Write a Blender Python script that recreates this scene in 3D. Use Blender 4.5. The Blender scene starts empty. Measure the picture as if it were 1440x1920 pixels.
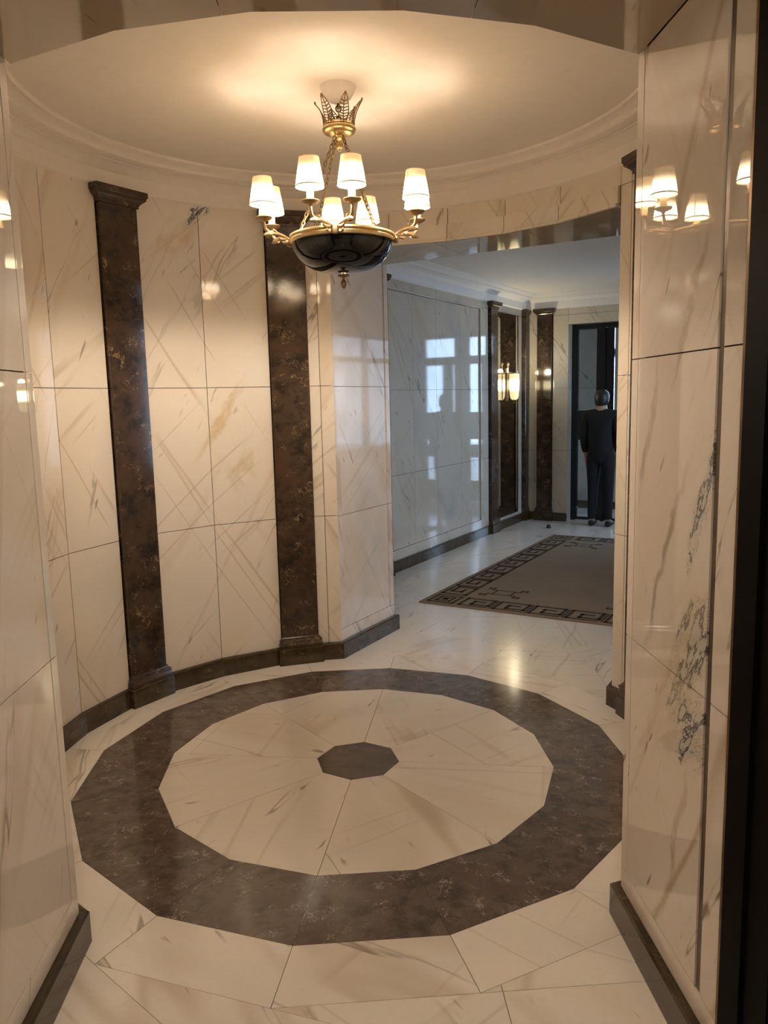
import bpy, bmesh, math, random
from math import sin, cos, pi, radians as R_
from mathutils import Vector, Matrix

SC = bpy.context.scene
COL = SC.collection
rng = random.Random(7)

# ------------------------------------------------------------------ camera
PITCH, ROLL, FPX = R_(8.2293), R_(-1.3592), 1460.62
EYE = Vector((0.1388, -3.2017, 1.55))
cd = bpy.data.cameras.new('camera')
cam = bpy.data.objects.new('camera', cd)
COL.objects.link(cam)
cd.sensor_fit = 'VERTICAL'
cd.sensor_height = 36.0
cd.sensor_width = 27.0
cd.lens = FPX / 1920 * 36.0
cd.clip_start = 0.02
_f = Vector((0, cos(PITCH), -sin(PITCH)))
_u = Vector((0, sin(PITCH), cos(PITCH)))
_r = Vector((1, 0, 0))
_r2 = cos(ROLL) * _r + sin(ROLL) * _u
_u2 = -sin(ROLL) * _r + cos(ROLL) * _u
M = Matrix((_r2, _u2, -_f)).transposed().to_4x4()
M.translation = EYE
cam.matrix_world = M
SC.camera = cam

# ------------------------------------------------------------------ world, light, exposure
SKY = 6.6
BULB_W = 1.7
BULB_DOWN_W = 9.5
SHADE_L = 9.5
LOBBY_FILL_W = 26.0
SCONCE_L = 10.0
SCONCE_W = 7.0
w = bpy.data.worlds.new('sky'); SC.world = w
w.use_nodes = True
wn = w.node_tree
bg = wn.nodes['Background']
tc = wn.nodes.new('ShaderNodeTexCoord'); sep = wn.nodes.new('ShaderNodeSeparateXYZ')
rmp = wn.nodes.new('ShaderNodeValToRGB')
wn.links.new(tc.outputs['Generated'], sep.inputs[0]); wn.links.new(sep.outputs['Z'], rmp.inputs[0])
rmp.color_ramp.elements[0].color = (0.62, 0.78, 1.0, 1); rmp.color_ramp.elements[0].position = 0.0
rmp.color_ramp.elements[1].color = (0.60, 0.74, 1.0, 1); rmp.color_ramp.elements[1].position = 0.7
wn.links.new(rmp.outputs[0], bg.inputs[0])
bg.inputs[1].default_value = SKY
SC.view_settings.view_transform = 'Standard'
SC.view_settings.look = 'None'
SC.view_settings.exposure = 0.72
SC.view_settings.gamma = 1.0
SC.view_settings.use_curve_mapping = False
SC.cycles.max_bounces = 10
SC.cycles.diffuse_bounces = 6
SC.cycles.glossy_bounces = 6
SC.cycles.transparent_max_bounces = 12
SC.cycles.sample_clamp_indirect = 6.0
SC.cycles.caustics_reflective = False
SC.cycles.caustics_refractive = False

# ------------------------------------------------------------------ frames
HA = R_(59.5)                    # hall axis
CU, SU = cos(HA), sin(HA)
def hall(u, v): return (u * CU - v * SU, u * SU + v * CU)
EA = R_(2.8)                     # entrance passage turn
CE, SE = cos(EA), sin(EA)
def ent(s, t): return (s * CE + t * SE, s * SE - t * CE)
def pol(deg, r): return (r * cos(R_(deg)), r * sin(R_(deg)))
RW = 1.375                       # rotunda wall face
ZH = 2.40                        # opening height
ZC = 2.59                        # cornice foot
ZT = 2.745                       # ceiling
BB = 0.10                        # baseboard height

# ------------------------------------------------------------------ materials
class NT:
    def __init__(s, name):
        s.m = bpy.data.materials.new(name); s.m.use_nodes = True
        s.t = s.m.node_tree; s.t.nodes.clear()
        s.out = s.n('OutputMaterial')
    def n(s, typ, **kw):
        nd = s.t.nodes.new('ShaderNode' + typ)
        for k, v in kw.items(): setattr(nd, k, v)
        return nd
    def set(s, sock, v):
        if isinstance(v, bpy.types.NodeSocket): s.t.links.new(v, sock)
        elif isinstance(v, (tuple, list)) and len(v) == 3 and sock.type == 'RGBA': sock.default_value = (*v, 1)
        else: sock.default_value = v
    def math(s, op, a, b=0.0, c=None, clamp=False):
        nd = s.n('Math', operation=op); nd.use_clamp = clamp
        s.set(nd.inputs[0], a); s.set(nd.inputs[1], b)
        if c is not None: s.set(nd.inputs[2], c)
        return nd.outputs[0]
    def ramp(s, x, a, b, y0=0.0, y1=1.0):
        nd = s.n('MapRange'); nd.clamp = True; nd.interpolation_type = 'SMOOTHSTEP'
        s.set(nd.inputs[0], x)
        for i, v in zip((1, 2, 3, 4), (a, b, y0, y1)): nd.inputs[i].default_value = v
        return nd.outputs[0]
    def mix(s, f, a, b, mode='MIX'):
        nd = s.n('Mix', data_type='RGBA', blend_type=mode)
        s.set(nd.inputs[0], f); s.set(nd.inputs[6], a); s.set(nd.inputs[7], b)
        return nd.outputs[2]
    def map(s, vec, loc=(0, 0, 0), rot=0.0, scale=(1, 1, 1)):
        nd = s.n('Mapping'); s.set(nd.inputs[0], vec)
        nd.inputs[1].default_value = loc; nd.inputs[2].default_value = (0, 0, rot); nd.inputs[3].default_value = scale
        return nd.outputs[0]
    def noise(s, vec, scale, detail=4.0, rough=0.55, dist=0.0):
        nd = s.n('TexNoise'); nd.noise_dimensions = '3D'
        s.set(nd.inputs['Vector'], vec)
        nd.inputs['Scale'].default_value = scale; nd.inputs['Detail'].default_value = detail
        nd.inputs['Roughness'].default_value = rough; nd.inputs['Distortion'].default_value = dist
        return nd.outputs
    def bsdf(s, col, rough=0.5, metal=0.0, spec=0.5, **kw):
        b = s.n('BsdfPrincipled')
        s.set(b.inputs['Base Color'], col); s.set(b.inputs['Roughness'], rough)
        s.set(b.inputs['Metallic'], metal); s.set(b.inputs['Specular IOR Level'], spec)
        for k, v in kw.items(): s.set(b.inputs[k], v)
        s.t.links.new(b.outputs[0], s.out.inputs[0])
        return b
    def uv(s): return s.n('TexCoord').outputs['UV']
    def distort(s, vec, scale, amt, detail=3.0):
        nz = s.noise(vec, scale, detail)['Color']
        a = s.n('VectorMath', operation='SUBTRACT'); s.set(a.inputs[0], nz); a.inputs[1].default_value = (.5, .5, .5)
        b = s.n('VectorMath', operation='SCALE'); s.set(b.inputs[0], a.outputs[0]); b.inputs['Scale'].default_value = amt
        c = s.n('VectorMath', operation='ADD'); s.set(c.inputs[0], vec); s.set(c.inputs[1], b.outputs[0])
        return c.outputs[0]

def plain(name, col, rough=0.5, metal=0.0, spec=0.5, grain=0.0):
    k = NT(name)
    c = col
    if grain:
        v = k.n('TexCoord').outputs['Object']
        f = k.noise(v, 22.0, 5.0)['Fac']
        c = k.mix(k.ramp(f, .3, .7), tuple(x * (1 - grain) for x in col), tuple(min(1, x * (1 + grain)) for x in col))
    k.bsdf(c, rough, metal, spec)
    return k.m

def marble(name, base=(.73, .665, .575), warm=(.70, .60, .47), cool=(.70, .68, .64), ang=62, vein=1.0, cross=1.0,
           rough=0.05, spec=0.5, cloud=1.0, patches=()):
    """pale polished marble: slanting broken veins, faint straight crossing lines, dark dashes, soft clouds"""
    k = NT(name)
    uv = k.uv()
    w1 = k.distort(k.distort(uv, 1.5, 0.07), 11.0, .012)
    al = k.map(k.map(w1, rot=-R_(ang)), scale=(.17, 1.25, 1))         # along the veins
    cl = k.noise(k.map(k.map(uv, rot=-R_(ang)), scale=(.55, 1.3, 1)), 1.5, 3.0, .5)['Fac']
    c = k.mix(k.math('MULTIPLY', k.ramp(cl, .52, .74), .75 * cloud), base, warm)
    cl2 = k.noise(k.map(uv, loc=(3.1, 1.7, 0)), 1.9, 3.0, .5)['Fac']
    c = k.mix(k.math('MULTIPLY', k.ramp(cl2, .52, .72), .6 * cloud), c, cool)
    gate = k.ramp(k.noise(k.map(al, loc=(5, 2, 0)), 1.3, 2.0)['Fac'], .43, .62)
    # soft wide bands
    nb = k.noise(al, 1.6, 2.0, .5)['Fac']
    band = k.ramp(k.math('ABSOLUTE', k.math('SUBTRACT', nb, .5)), 0.0, .030, 1.0, 0.0)
    c = k.mix(k.math('MULTIPLY', k.math('MULTIPLY', band, gate), .45 * vein), c, (.50, .38, .24))
    # thin dark veins
    n1 = k.noise(k.map(al, loc=(9, 4, 0)), 2.6, 4.0, .55)['Fac']
    v1 = k.ramp(k.math('ABSOLUTE', k.math('SUBTRACT', n1, .5)), 0.0, .012, 1.0, 0.0)
    g1 = k.ramp(k.noise(k.map(al, loc=(1, 7, 0)), 3.3, 4.0, .6)['Fac'], .52, .66)
    c = k.mix(k.math('MULTIPLY', k.math('MULTIPLY', v1, g1), .85 * vein), c, (.20, .145, .095))
    # crossing straight faint lines
    for a2, o in ((-58, 0.0), (38, 7.0)):
        l = k.map(k.map(k.distort(uv, .8, .03), loc=(o, o, 0), rot=-R_(a2)), scale=(.03, 1.0, 1))
        n2 = k.noise(l, 3.1, 2.0, .5)['Fac']
        v2 = k.ramp(k.math('ABSOLUTE', k.math('SUBTRACT', n2, .5)), 0.0, .012, 1.0, 0.0)
        g2 = k.ramp(k.noise(k.map(uv, loc=(o, 3, 0)), 1.6, 1.0)['Fac'], .45, .6)
        c = k.mix(k.math('MULTIPLY', k.math('MULTIPLY', v2, g2), .50 * cross), c, (.42, .33, .20))
    # dashes and specks along the veins
    d = k.noise(k.map(k.map(uv, rot=-R_(ang)), scale=(.22, 1.0, 1)), 21.0, 2.0, .6)['Fac']
    gd = k.ramp(k.noise(k.map(uv, loc=(2, 9, 0)), 2.6, 2.0)['Fac'], .44, .60)
    c = k.mix(k.math('MULTIPLY', k.math('MULTIPLY', k.ramp(d, .665, .72), gd), .8 * vein), c, (.20, .15, .11))
    for (px, py, ru, rv, a, col, soft) in patches:
        pv = k.distort(k.distort(uv, 7.0, .10, 5.0), 2.0, .05)
        sh = k.n('VectorMath', operation='SUBTRACT'); k.set(sh.inputs[0], pv); sh.inputs[1].default_value = (px, py, 0)
        q = k.map(k.map(sh.outputs[0], rot=-R_(a)), scale=(1 / ru, 1 / rv, 1))
        ln = k.n('VectorMath', operation='LENGTH'); k.set(ln.inputs[0], q)
        inside = k.ramp(ln.outputs['Value'], .25, 1.0, 1.0, 0.0)
        brk = k.noise(k.map(k.map(uv, rot=-R_(a)), scale=(.5, 1.2, 1)), 15.0, 6.0, .65)['Fac']
        if soft:
            c = k.mix(k.math('MULTIPLY', k.math('MULTIPLY', inside, k.ramp(brk, .30, .62)), soft), c, col)
        else:
            halo = k.ramp(ln.outputs['Value'], .4, 1.5, 1.0, 0.0)
            c = k.mix(k.math('MULTIPLY', halo, .35), c, (.66, .60, .50))
            lim = k.math('ADD', brk, k.math('MULTIPLY', inside, .17))
            gin = k.ramp(inside, .02, .35)
            c = k.mix(k.math('MULTIPLY', k.math('MULTIPLY', k.ramp(lim, .56, .64), .75), gin), c, (.54, .54, .51))
            edge = k.ramp(k.math('ABSOLUTE', k.math('SUBTRACT', lim, .67)), .006, .045, 1.0, 0.0)
            c = k.mix(k.math('MULTIPLY', edge, gin), c, col)
            e2 = k.ramp(k.math('ABSOLUTE', k.math('SUBTRACT', lim, .565)), .0, .014, .75, 0.0)
            c = k.mix(k.math('MULTIPLY', e2, gin), c, (.28, .23, .18))
    fine = k.noise(uv, 60.0, 3.0)['Fac']
    c = k.mix(k.math('MULTIPLY', k.ramp(fine, .4, .75), .06), c, (.5, .42, .32))
    k.bsdf(c, rough, 0, spec)
    return k.m

def dark_marble(name, base=(.050, .029, .018), alt=(.016, .011, .008), red=(.080, .036, .021), veinc=(.46, .33, .17), veins=1.0,
                chips=.5, rough=.11, scale=1.0):
    k = NT(name)
    uv = k.map(k.uv(), scale=(scale, scale, scale))
    w1 = k.distort(uv, 5.0, .10, 4.0)
    c = k.mix(k.ramp(k.noise(w1, 7.0, 6.0, .65)['Fac'], .40, .66), base, alt)
    c = k.mix(k.ramp(k.noise(k.map(w1, loc=(4, 1, 0)), 3.0, 4.0)['Fac'], .48, .70), c, red)
    n1 = k.noise(k.map(w1, loc=(2, 6, 0)), 4.2, 8.0, .62)['Fac']
    v1 = k.ramp(k.math('ABSOLUTE', k.math('SUBTRACT', n1, .5)), 0.0, .010, 1.0, 0.0)
    g1 = k.ramp(k.noise(k.map(uv, loc=(8, 3, 0)), 5.0, 3.0)['Fac'], .52, .66)
    c = k.mix(k.math('MULTIPLY', k.math('MULTIPLY', v1, g1), .8 * veins), c, veinc)
    n2 = k.noise(k.distort(k.map(uv, loc=(1, 1, 0)), 16.0, .05), 20.0, 5.0, .6)['Fac']
    v2 = k.ramp(k.math('ABSOLUTE', k.math('SUBTRACT', n2, .5)), 0.0, .012, 1.0, 0.0)
    g2 = k.ramp(k.noise(k.map(uv, loc=(5, 5, 0)), 6.5, 3.0)['Fac'], .54, .68)
    c = k.mix(k.math('MULTIPLY', k.math('MULTIPLY', v2, g2), chips), c, tuple(x * 1.15 for x in veinc))
    k.bsdf(c, rough, 0, .5)
    return k.m

DK = (.085, .085, .10)
M_wall = marble('cream_marble', ang=63, vein=.8)
OC = (.56, .42, .23)
M_wall_patch = marble('cream_marble_stained', ang=60, vein=.55, patches=((.43, 1.47, .34, .040, 55, OC, .85), (.53, 1.20, .15, .045, 50, OC, .75), (.24, 2.42, .26, .07, 40, (.60, .46, .30), .75),
                      (.362, 2.555, .13, .05, 40, DK, 0), (.285, 2.295, .13, .010, 48, (.15, .11, .08), 0)))
M_wall2 = marble('cream_marble_second', ang=66, base=(.72, .65, .555), vein=.9, cross=.9)
M_near = marble('passage_marble', rough=.014, base=(.76, .69, .62), ang=64, vein=1.9, cross=.2, cloud=1.2,
                patches=((1.50, .93, .26, .10, 60, DK, 0), (1.525, .755, .16, .11, 45, DK, 0), (1.575, 1.37, .34, .045, 68, (.13, .135, .14), 0), (1.42, .86, .4, .14, 62, (.62, .50, .33), .5), (1.22, 1.42, .34, .022, 74, (.46, .40, .32), .8), (1.34, 1.12, .42, .020, 66, (.40, .34, .27), .8), (1.46, .45, .28, .025, 78, (.44, .36, .28), .75), (1.30, .72, .25, .02, 60, (.46, .40, .32), .7), (1.45, 1.75, .26, .02, 66, (.46, .40, .32), .7)))
M_near_l = marble('passage_marble_left', rough=.014, base=(.76, .70, .64), ang=72, vein=.9, cross=.3, cloud=1.2)
M_jamb = marble('grey_vein_marble', base=(.77, .71, .64), cool=(.62, .61, .58), ang=-58, vein=1.0, cross=.5, cloud=1.2)
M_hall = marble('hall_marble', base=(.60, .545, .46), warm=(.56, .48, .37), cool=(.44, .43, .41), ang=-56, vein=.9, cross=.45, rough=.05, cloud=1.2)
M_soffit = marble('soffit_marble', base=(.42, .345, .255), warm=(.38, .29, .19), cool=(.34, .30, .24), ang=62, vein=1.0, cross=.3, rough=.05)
M_floor = marble('floor_marble', base=(.86, .81, .745), warm=(.74, .66, .55), cool=(.70, .67, .62), ang=20, vein=.85, cross=.5, rough=.16)
M_hfloor = marble('hall_floor_marble', base=(.82, .775, .70), warm=(.77, .70, .60), cool=(.66, .66, .65), ang=15, vein=.8, cross=.5, rough=.17)
M_pil = dark_marble('brown_marble', base=(.058, .035, .022), alt=(.020, .014, .010), red=(.068, .036, .022), scale=1.5, chips=.6)
M_ring = dark_marble('ring_marble', base=(.150, .118, .094), alt=(.082, .063, .048), red=(.125, .086, .066), veinc=(.55, .48, .40), veins=1.0, chips=1.0, rough=.12, scale=1.9)
M_oct = dark_marble('octagon_marble', base=(.120, .095, .072), alt=(.095, .072, .054), red=(.11, .08, .06), veinc=(.36, .31, .25), veins=.4, chips=.3, rough=.14)
M_base = dark_marble('baseboard_marble', scale=1.6, base=(.062, .043, .020), alt=(.030, .021, .010), red=(.055, .036, .018), veinc=(.38, .30, .18), veins=.6, chips=.35)
M_plaster = plain('plaster', (.78, .725, .66), .75, grain=.015)
M_hplaster = plain('hall_plaster', (.86, .85, .84), .7, grain=.015)
M_mortar = plain('mortar', (.13, .09, .055), .9, grain=.2)
M_black = plain('black_lacquer', (.006, .006, .008), .16, grain=.2)
M_wood = plain('dark_wood', (.003, .002, .0015), .6, spec=.06, grain=.2)
M_bronze = plain('bronze', (.16, .095, .045), .35, .8, grain=.25)
M_strip = plain('bronze_strip', (.11, .075, .045), .35, .3, grain=.3)
M_brass = plain('antique_brass', (.40, .285, .16), .42, 1.0, grain=.18)
M_gilt = plain('gilt_brass', (.66, .49, .25), .30, 1.0, grain=.10)
M_dullbrass = plain('dull_brass', (.26, .175, .085), .45, .85, grain=.25)
M_iron = plain('dark_iron', (.05, .035, .025), .4, .8, grain=.2)
M_bowl = plain('black_bowl', (.005, .005, .005), .05, spec=.4, grain=.1)
M_sleeve = plain('ivory_candle', (.80, .62, .38), .6, grain=.05)
M_canopy = plain('white_canopy', (.80, .76, .72), .5, grain=.02)
M_lobby = plain('lobby_panelling', (.30, .23, .16), .4, grain=.2)
M_rubber = plain('black_rubber', (.01, .01, .01), .6, grain=.2)
M_chrome = plain('steel', (.5, .5, .5), .25, 1.0, grain=.1)
M_coat = plain('dark_cloth', (.006, .006, .007), .9, grain=.3)
M_skin = plain('skin', (.42, .26, .18), .55, grain=.05)
M_hair = plain('dark_hair', (.012, .009, .007), .5, grain=.3)
M_pave = plain('pavement', (.42, .41, .40), .85, grain=.15)

def rug_mat(name, a, b):
    k = NT(name)
    v = k.n('TexCoord').outputs['Object']
    f = k.noise(v, 300.0, 3.0)['Fac']; g = k.noise(v, 2.0, 3.0)['Fac']
    c = k.mix(k.ramp(f, .3, .7), a, b)
    c = k.mix(k.math('MULTIPLY', k.ramp(g, .45, .7), .25), c, tuple(x * .7 for x in a))
    k.bsdf(c, .95, 0, .2)
    return k.m
M_rug = rug_mat('rug_tan', (.215, .160, .108), (.285, .218, .150))
M_rugd = rug_mat('rug_brown', (.052, .036, .024), (.075, .052, .036))

def glass_mat():
    k = NT('clear_glass')
    tr = k.n('BsdfTransparent'); tr.inputs[0].default_value = (.92, .95, .97, 1)
    gl = k.n('BsdfGlossy'); gl.inputs['Roughness'].default_value = .02
    fr = k.n('Fresnel'); fr.inputs[0].default_value = 1.5
    nz = k.noise(k.n('TexCoord').outputs['Object'], 3.0, 1.0)['Fac']
    f = k.math('MULTIPLY', fr.outputs[0], k.ramp(nz, 0, 1, .8, .9))
    mx = k.n('MixShader'); k.set(mx.inputs[0], f)
    k.t.links.new(tr.outputs[0], mx.inputs[1]); k.t.links.new(gl.outputs[0], mx.inputs[2])
    k.t.links.new(mx.outputs[0], k.out.inputs[0])
    return k.m
M_glass = glass_mat()
def mirror_mat():
    k = NT('mirror_silver')
    nz = k.noise(k.n('TexCoord').outputs['Object'], 4.0, 2.0)['Fac']
    k.bsdf(k.mix(nz, (.74, .75, .72), (.80, .81, .78)), .01, 1.0)
    return k.m
M_mirror = mirror_mat()

def shade_mat(name, strength, lo, hi, edge):
    """lit lampshade: v runs 0 at the lower rim to 1 at the upper rim"""
    k = NT(name)
    s = k.n('SeparateXYZ'); k.set(s.inputs[0], k.uv())
    v = s.outputs['Y']
    hot = k.ramp(v, .98, .25)
    weave = k.noise(k.n('TexCoord').outputs['Object'], 260.0, 2.0)['Fac']
    trim = k.math('MAXIMUM', k.ramp(v, .055, .065, 1, 0), k.ramp(v, .965, .975, 0, 1))
    seam = k.ramp(k.math('ABSOLUTE', k.math('SUBTRACT', s.outputs['X'], .62)), .008, .014, 1, 0)
    dark = k.math('MAXIMUM', trim, k.math('MULTIPLY', seam, .7))
    col = k.mix(hot, edge, lo)
    st = k.math('MULTIPLY', k.ramp(k.math('POWER', hot, 1.8), 0, 1, .05, 1.0), strength)
    st = k.math('MULTIPLY', st, k.ramp(dark, 0, 1, 1.0, .014))
    st = k.math('MULTIPLY', st, k.ramp(weave, 0, 1, .95, 1.05))
    b = k.bsdf(hi, .8, 0, .2)
    k.set(b.inputs['Emission Color'], col); k.set(b.inputs['Emission Strength'], st)
    return k.m
M_shade = shade_mat('lit_lampshade', SHADE_L, (1.0, .80, .56), (.8, .66, .45), (1.0, .60, .24))
def sconce_mat():
    k = NT('frosted_sconce_glass')
    s = k.n('SeparateXYZ'); k.set(s.inputs[0], k.uv())
    v = s.outputs['Y']
    hot = k.math('MULTIPLY', k.ramp(v, .30, .52), k.ramp(v, .86, .66))
    nz = k.noise(k.n('TexCoord').outputs['Object'], 40.0, 2.0)['Fac']
    b = k.bsdf((.8, .72, .5), .4, 0, .4)
    st = k.math('MULTIPLY', k.ramp(hot, 0, 1, .06, 1.0), k.math('MULTIPLY', k.ramp(nz, 0, 1, .95, 1.05), SCONCE_L))
    k.set(b.inputs['Emission Color'], k.mix(hot, (1, .80, .40), (1, .84, .50))); k.set(b.inputs['Emission Strength'], st)
    return k.m
M_sconce = sconce_mat()

# ------------------------------------------------------------------ mesh helpers
class MB:
    """collects faces with uvs; build() links them as one mesh object"""
    def __init__(s): s.v = []; s.f = []; s.uv = []
    def face(s, pts, uvs=None):
        b = len(s.v); s.v.extend(pts); s.f.append(tuple(range(b, b + len(pts))))
        s.uv.extend(uvs or [(p[0] + p[1] * .37, p[2] + p[1] * .21) for p in pts])
    def box(s, x0, x1, y0, y1, z0, z1, fr=None):
        fr = fr or (lambda a, b: (a, b))
        P = lambda x, y, z: (*fr(x, y), z)
        for q in (((x0, y0, z0), (x1, y0, z0), (x1, y0, z1), (x0, y0, z1)), ((x1, y0, z0), (x1, y1, z0), (x1, y1, z1), (x1, y0, z1)),
                  ((x1, y1, z0), (x0, y1, z0), (x0, y1, z1), (x1, y1, z1)), ((x0, y1, z0), (x0, y0, z0), (x0, y0, z1), (x0, y1, z1)),
                  ((x0, y0, z1), (x1, y0, z1), (x1, y1, z1), (x0, y1, z1)), ((x0, y1, z0), (x1, y1, z0), (x1, y0, z0), (x0, y0, z0))):
            s.face([P(*a) for a in q])
    def prism(s, pts, z0, z1, uvf=None):
        uvf = uvf or (lambda p: p)
        n = len(pts)
        s.face([(*p, z1) for p in pts], [uvf(p) for p in pts])
        s.face([(*p, z0) for p in reversed(pts)], [uvf(p) for p in reversed(pts)])
        for i in range(n):
            a, b = pts[i], pts[(i + 1) % n]
            ua, ub = uvf(a), uvf(b)
            s.face([(*a, z0), (*b, z0), (*b, z1), (*a, z1)], [ua, ub, ub, ua])
    def lathe(s, prof, n=24, z=0.0, cx=0.0, cy=0.0, vs=None):
        m = len(prof)
        for j in range(m - 1):
            for i in range(n):
                a0, a1 = 2 * pi * i / n, 2 * pi * (i + 1) / n
                (r0, h0), (r1, h1) = prof[j], prof[j + 1]
                q = [(cx + r0 * cos(a0), cy + r0 * sin(a0), z + h0), (cx + r0 * cos(a1), cy + r0 * sin(a1), z + h0),
                     (cx + r1 * cos(a1), cy + r1 * sin(a1), z + h1), (cx + r1 * cos(a0), cy + r1 * sin(a0), z + h1)]
                v0, v1 = (vs[j], vs[j + 1]) if vs else (h0 * 1.0, h1 * 1.0)
                s.face(q, [(i / n, v0), ((i + 1) / n, v0), ((i + 1) / n, v1), (i / n, v1)])
    def tube(s, pts, rad, n=8, closed=False):
        P = [Vector(p) for p in pts]; m = len(P)
        rads = rad if isinstance(rad, (list, tuple)) else [rad] * m
        rings = []; up = None
        for i in range(m):
            if closed: t = (P[(i + 1) % m] - P[i - 1]).normalized()
            else: t = (P[min(i + 1, m - 1)] - P[max(i - 1, 0)]).normalized()
            if up is None:
                up = t.orthogonal().normalized()
            up = (up - t * up.dot(t)).normalized()
            b = t.cross(up)
            rings.append([tuple(P[i] + (up * cos(2 * pi * k / n) + b * sin(2 * pi * k / n)) * rads[i]) for k in range(n)])
        for i in range(m if closed else m - 1):
            A, B = rings[i], rings[(i + 1) % m]
            for k in range(n):
                s.face([A[k], A[(k + 1) % n], B[(k + 1) % n], B[k]])
        if not closed:
            s.face(list(reversed(rings[0]))); s.face(rings[-1])
    def sweep(s, path, prof, closed=False, caps=True, off=0.0):
        """prof: (distance to the RIGHT of the path, z)"""
        n = len(path); P = [Vector(p) for p in path]
        nrm = []
        for i in range(n):
            ds = []
            if i > 0 or closed: ds.append((P[i] - P[i - 1]).normalized())
            if i < n - 1 or closed: ds.append((P[(i + 1) % n] - P[i]).normalized())
            ns = [Vector((d.y, -d.x)) for d in ds]
            if len(ns) == 2:
                q = (ns[0] + ns[1]).normalized(); q = q / max(.3, q.dot(ns[0]))
            else: q = ns[0]
            nrm.append(q)
        L = [0.0]
        for i in range(1, n + (1 if closed else 0)): L.append(L[-1] + (P[i % n] - P[i - 1]).length)
        pl = [0.0]
        for j in range(1, len(prof)): pl.append(pl[-1] + math.dist(prof[j], prof[j - 1]))
        pt = lambda i, j: (P[i % n].x + nrm[i % n].x * prof[j][0], P[i % n].y + nrm[i % n].y * prof[j][0], prof[j][1])
        for i in range(n if closed else n - 1):
            for j in range(len(prof) - 1):
                s.face([pt(i, j), pt(i, j + 1), pt(i + 1, j + 1), pt(i + 1, j)],
                       [(L[i] + off, pl[j]), (L[i] + off, pl[j + 1]), (L[i + 1] + off, pl[j + 1]), (L[i + 1] + off, pl[j])])
        if caps and not closed:
            s.face([pt(0, j) for j in range(len(prof))]); s.face([pt(n - 1, j) for j in reversed(range(len(prof)))])
    def build(s, name, mat, parent=None, smooth=False, bevel=0.0, merge=True):
        me = bpy.data.meshes.new(name)
        me.from_pydata(s.v, [], s.f)
        ul = me.uv_layers.new(name='UVMap')
        ul.data.foreach_set('uv', [c for uv in s.uv for c in uv])
        bm = bmesh.new(); bm.from_mesh(me)
        if merge: bmesh.ops.remove_doubles(bm, verts=bm.verts, dist=1e-5)
        bmesh.ops.recalc_face_normals(bm, faces=bm.faces)
        bm.to_mesh(me); bm.free()
        me.materials.append(mat)
        if smooth:
            me.polygons.foreach_set('use_smooth', [True] * len(me.polygons))
            me.set_sharp_from_angle(angle=R_(38))
        o = bpy.data.objects.new(name, me); COL.objects.link(o)
        if parent: o.parent = parent
        if bevel:
            md = o.modifiers.new('edge', 'BEVEL'); md.width = bevel; md.segments = 2; md.limit_method = 'ANGLE'
        return o

def struct(o): o['kind'] = 'structure'; return o
def thing(name, label, cat, loc=(0, 0, 0), rz=0.0, group=None):
    o = bpy.data.objects.new(name, None); COL.objects.link(o)
    o.empty_display_size = .1; o.location = loc; o.rotation_euler = (0, 0, rz)
    o['label'] = label; o['category'] = cat
    if group: o['group'] = group
    return o

def panel(p0, p1, z0, z1, mat, parent, t=.02, u0=0.0, off=(0, 0), flip=1, name='marble_panel', gap=.0016, slab=False):
    """a slab whose face runs p0 -> p1 (left to right as seen from the room); room on the RIGHT-hand side of p1 -> p0"""
    a, b = Vector(p0), Vector(p1)
    d = (b - a).normalized(); n = Vector((d.y, -d.x))     # n points to the room
    a2, b2 = a + d * gap, b - d * gap
    L = (b2 - a2).length
    q = [a2, b2, b2 - n * t, a2 - n * t]
    uvx = [u0, u0 + L, u0 + L, u0]
    z0 += gap; z1 -= gap
    m = MB()
    U = lambda i, z: (flip * uvx[i] + off[0], z + off[1])
    ch = .0012
    m.face([(q[0].x, q[0].y, z0), (q[1].x, q[1].y, z0), (q[1].x, q[1].y, z1), (q[0].x, q[0].y, z1)], [U(0, z0), U(1, z0), U(1, z1), U(0, z1)])
    m.face([(q[3].x, q[3].y, z1), (q[2].x, q[2].y, z1), (q[2].x, q[2].y, z0), (q[3].x, q[3].y, z0)], [U(3, z1), U(2, z1), U(2, z0), U(3, z0)])
    for i, j in ((1, 2), (3, 0)):
        m.face([(q[i].x, q[i].y, z0), (q[j].x, q[j].y, z0), (q[j].x, q[j].y, z1), (q[i].x, q[i].y, z1)], [U(i, z0), U(j, z0), U(j, z1), U(i, z1)])
    m.face([(p.x, p.y, z1) for p in q], [U(i, z1) for i in range(4)])
    m.face([(p.x, p.y, z0) for p in reversed(q)], [U(i, z0) for i in (3, 2, 1, 0)])
    return m.build(name, mat, parent)

def rnd(): return (rng.uniform(-20, 20), rng.uniform(-20, 20))

# ================================================================== STRUCTURE
# ------------------------------------------------------------------ floor
fb = MB(); fb.prism([(-4, -9), (9, -9), (9, 12), (-4, 12)], -.12, -.021)
floor = struct(fb.build('floor', M_mortar))
RO, RI, RC = 1.17, .837, .180
A0 = 82.45
va = lambda k, r: pol(A0 + 22.5 * k, r)
def shrink(pts, g=.0007):
    n = len(pts); c = Vector((sum(p[0] for p in pts) / n, sum(p[1] for p in pts) / n))
    out = []
    P = [Vector(p) for p in pts]
    for i in range(n):
        d1 = (P[i] - P[i - 1]).normalized(); d2 = (P[(i + 1) % n] - P[i]).normalized()
        n1 = Vector((-d1.y, d1.x)); n2 = Vector((-d2.y, d2.x))
        q = (n1 + n2); q = q / max(.4, q.length) ; q = q / max(.4, q.dot(n1))
        out.append(tuple(P[i] + q * g))
    return out
def area(p): return sum(p[i - 1][0] * p[i][1] - p[i][0] * p[i - 1][1] for i in range(len(p))) / 2
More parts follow.
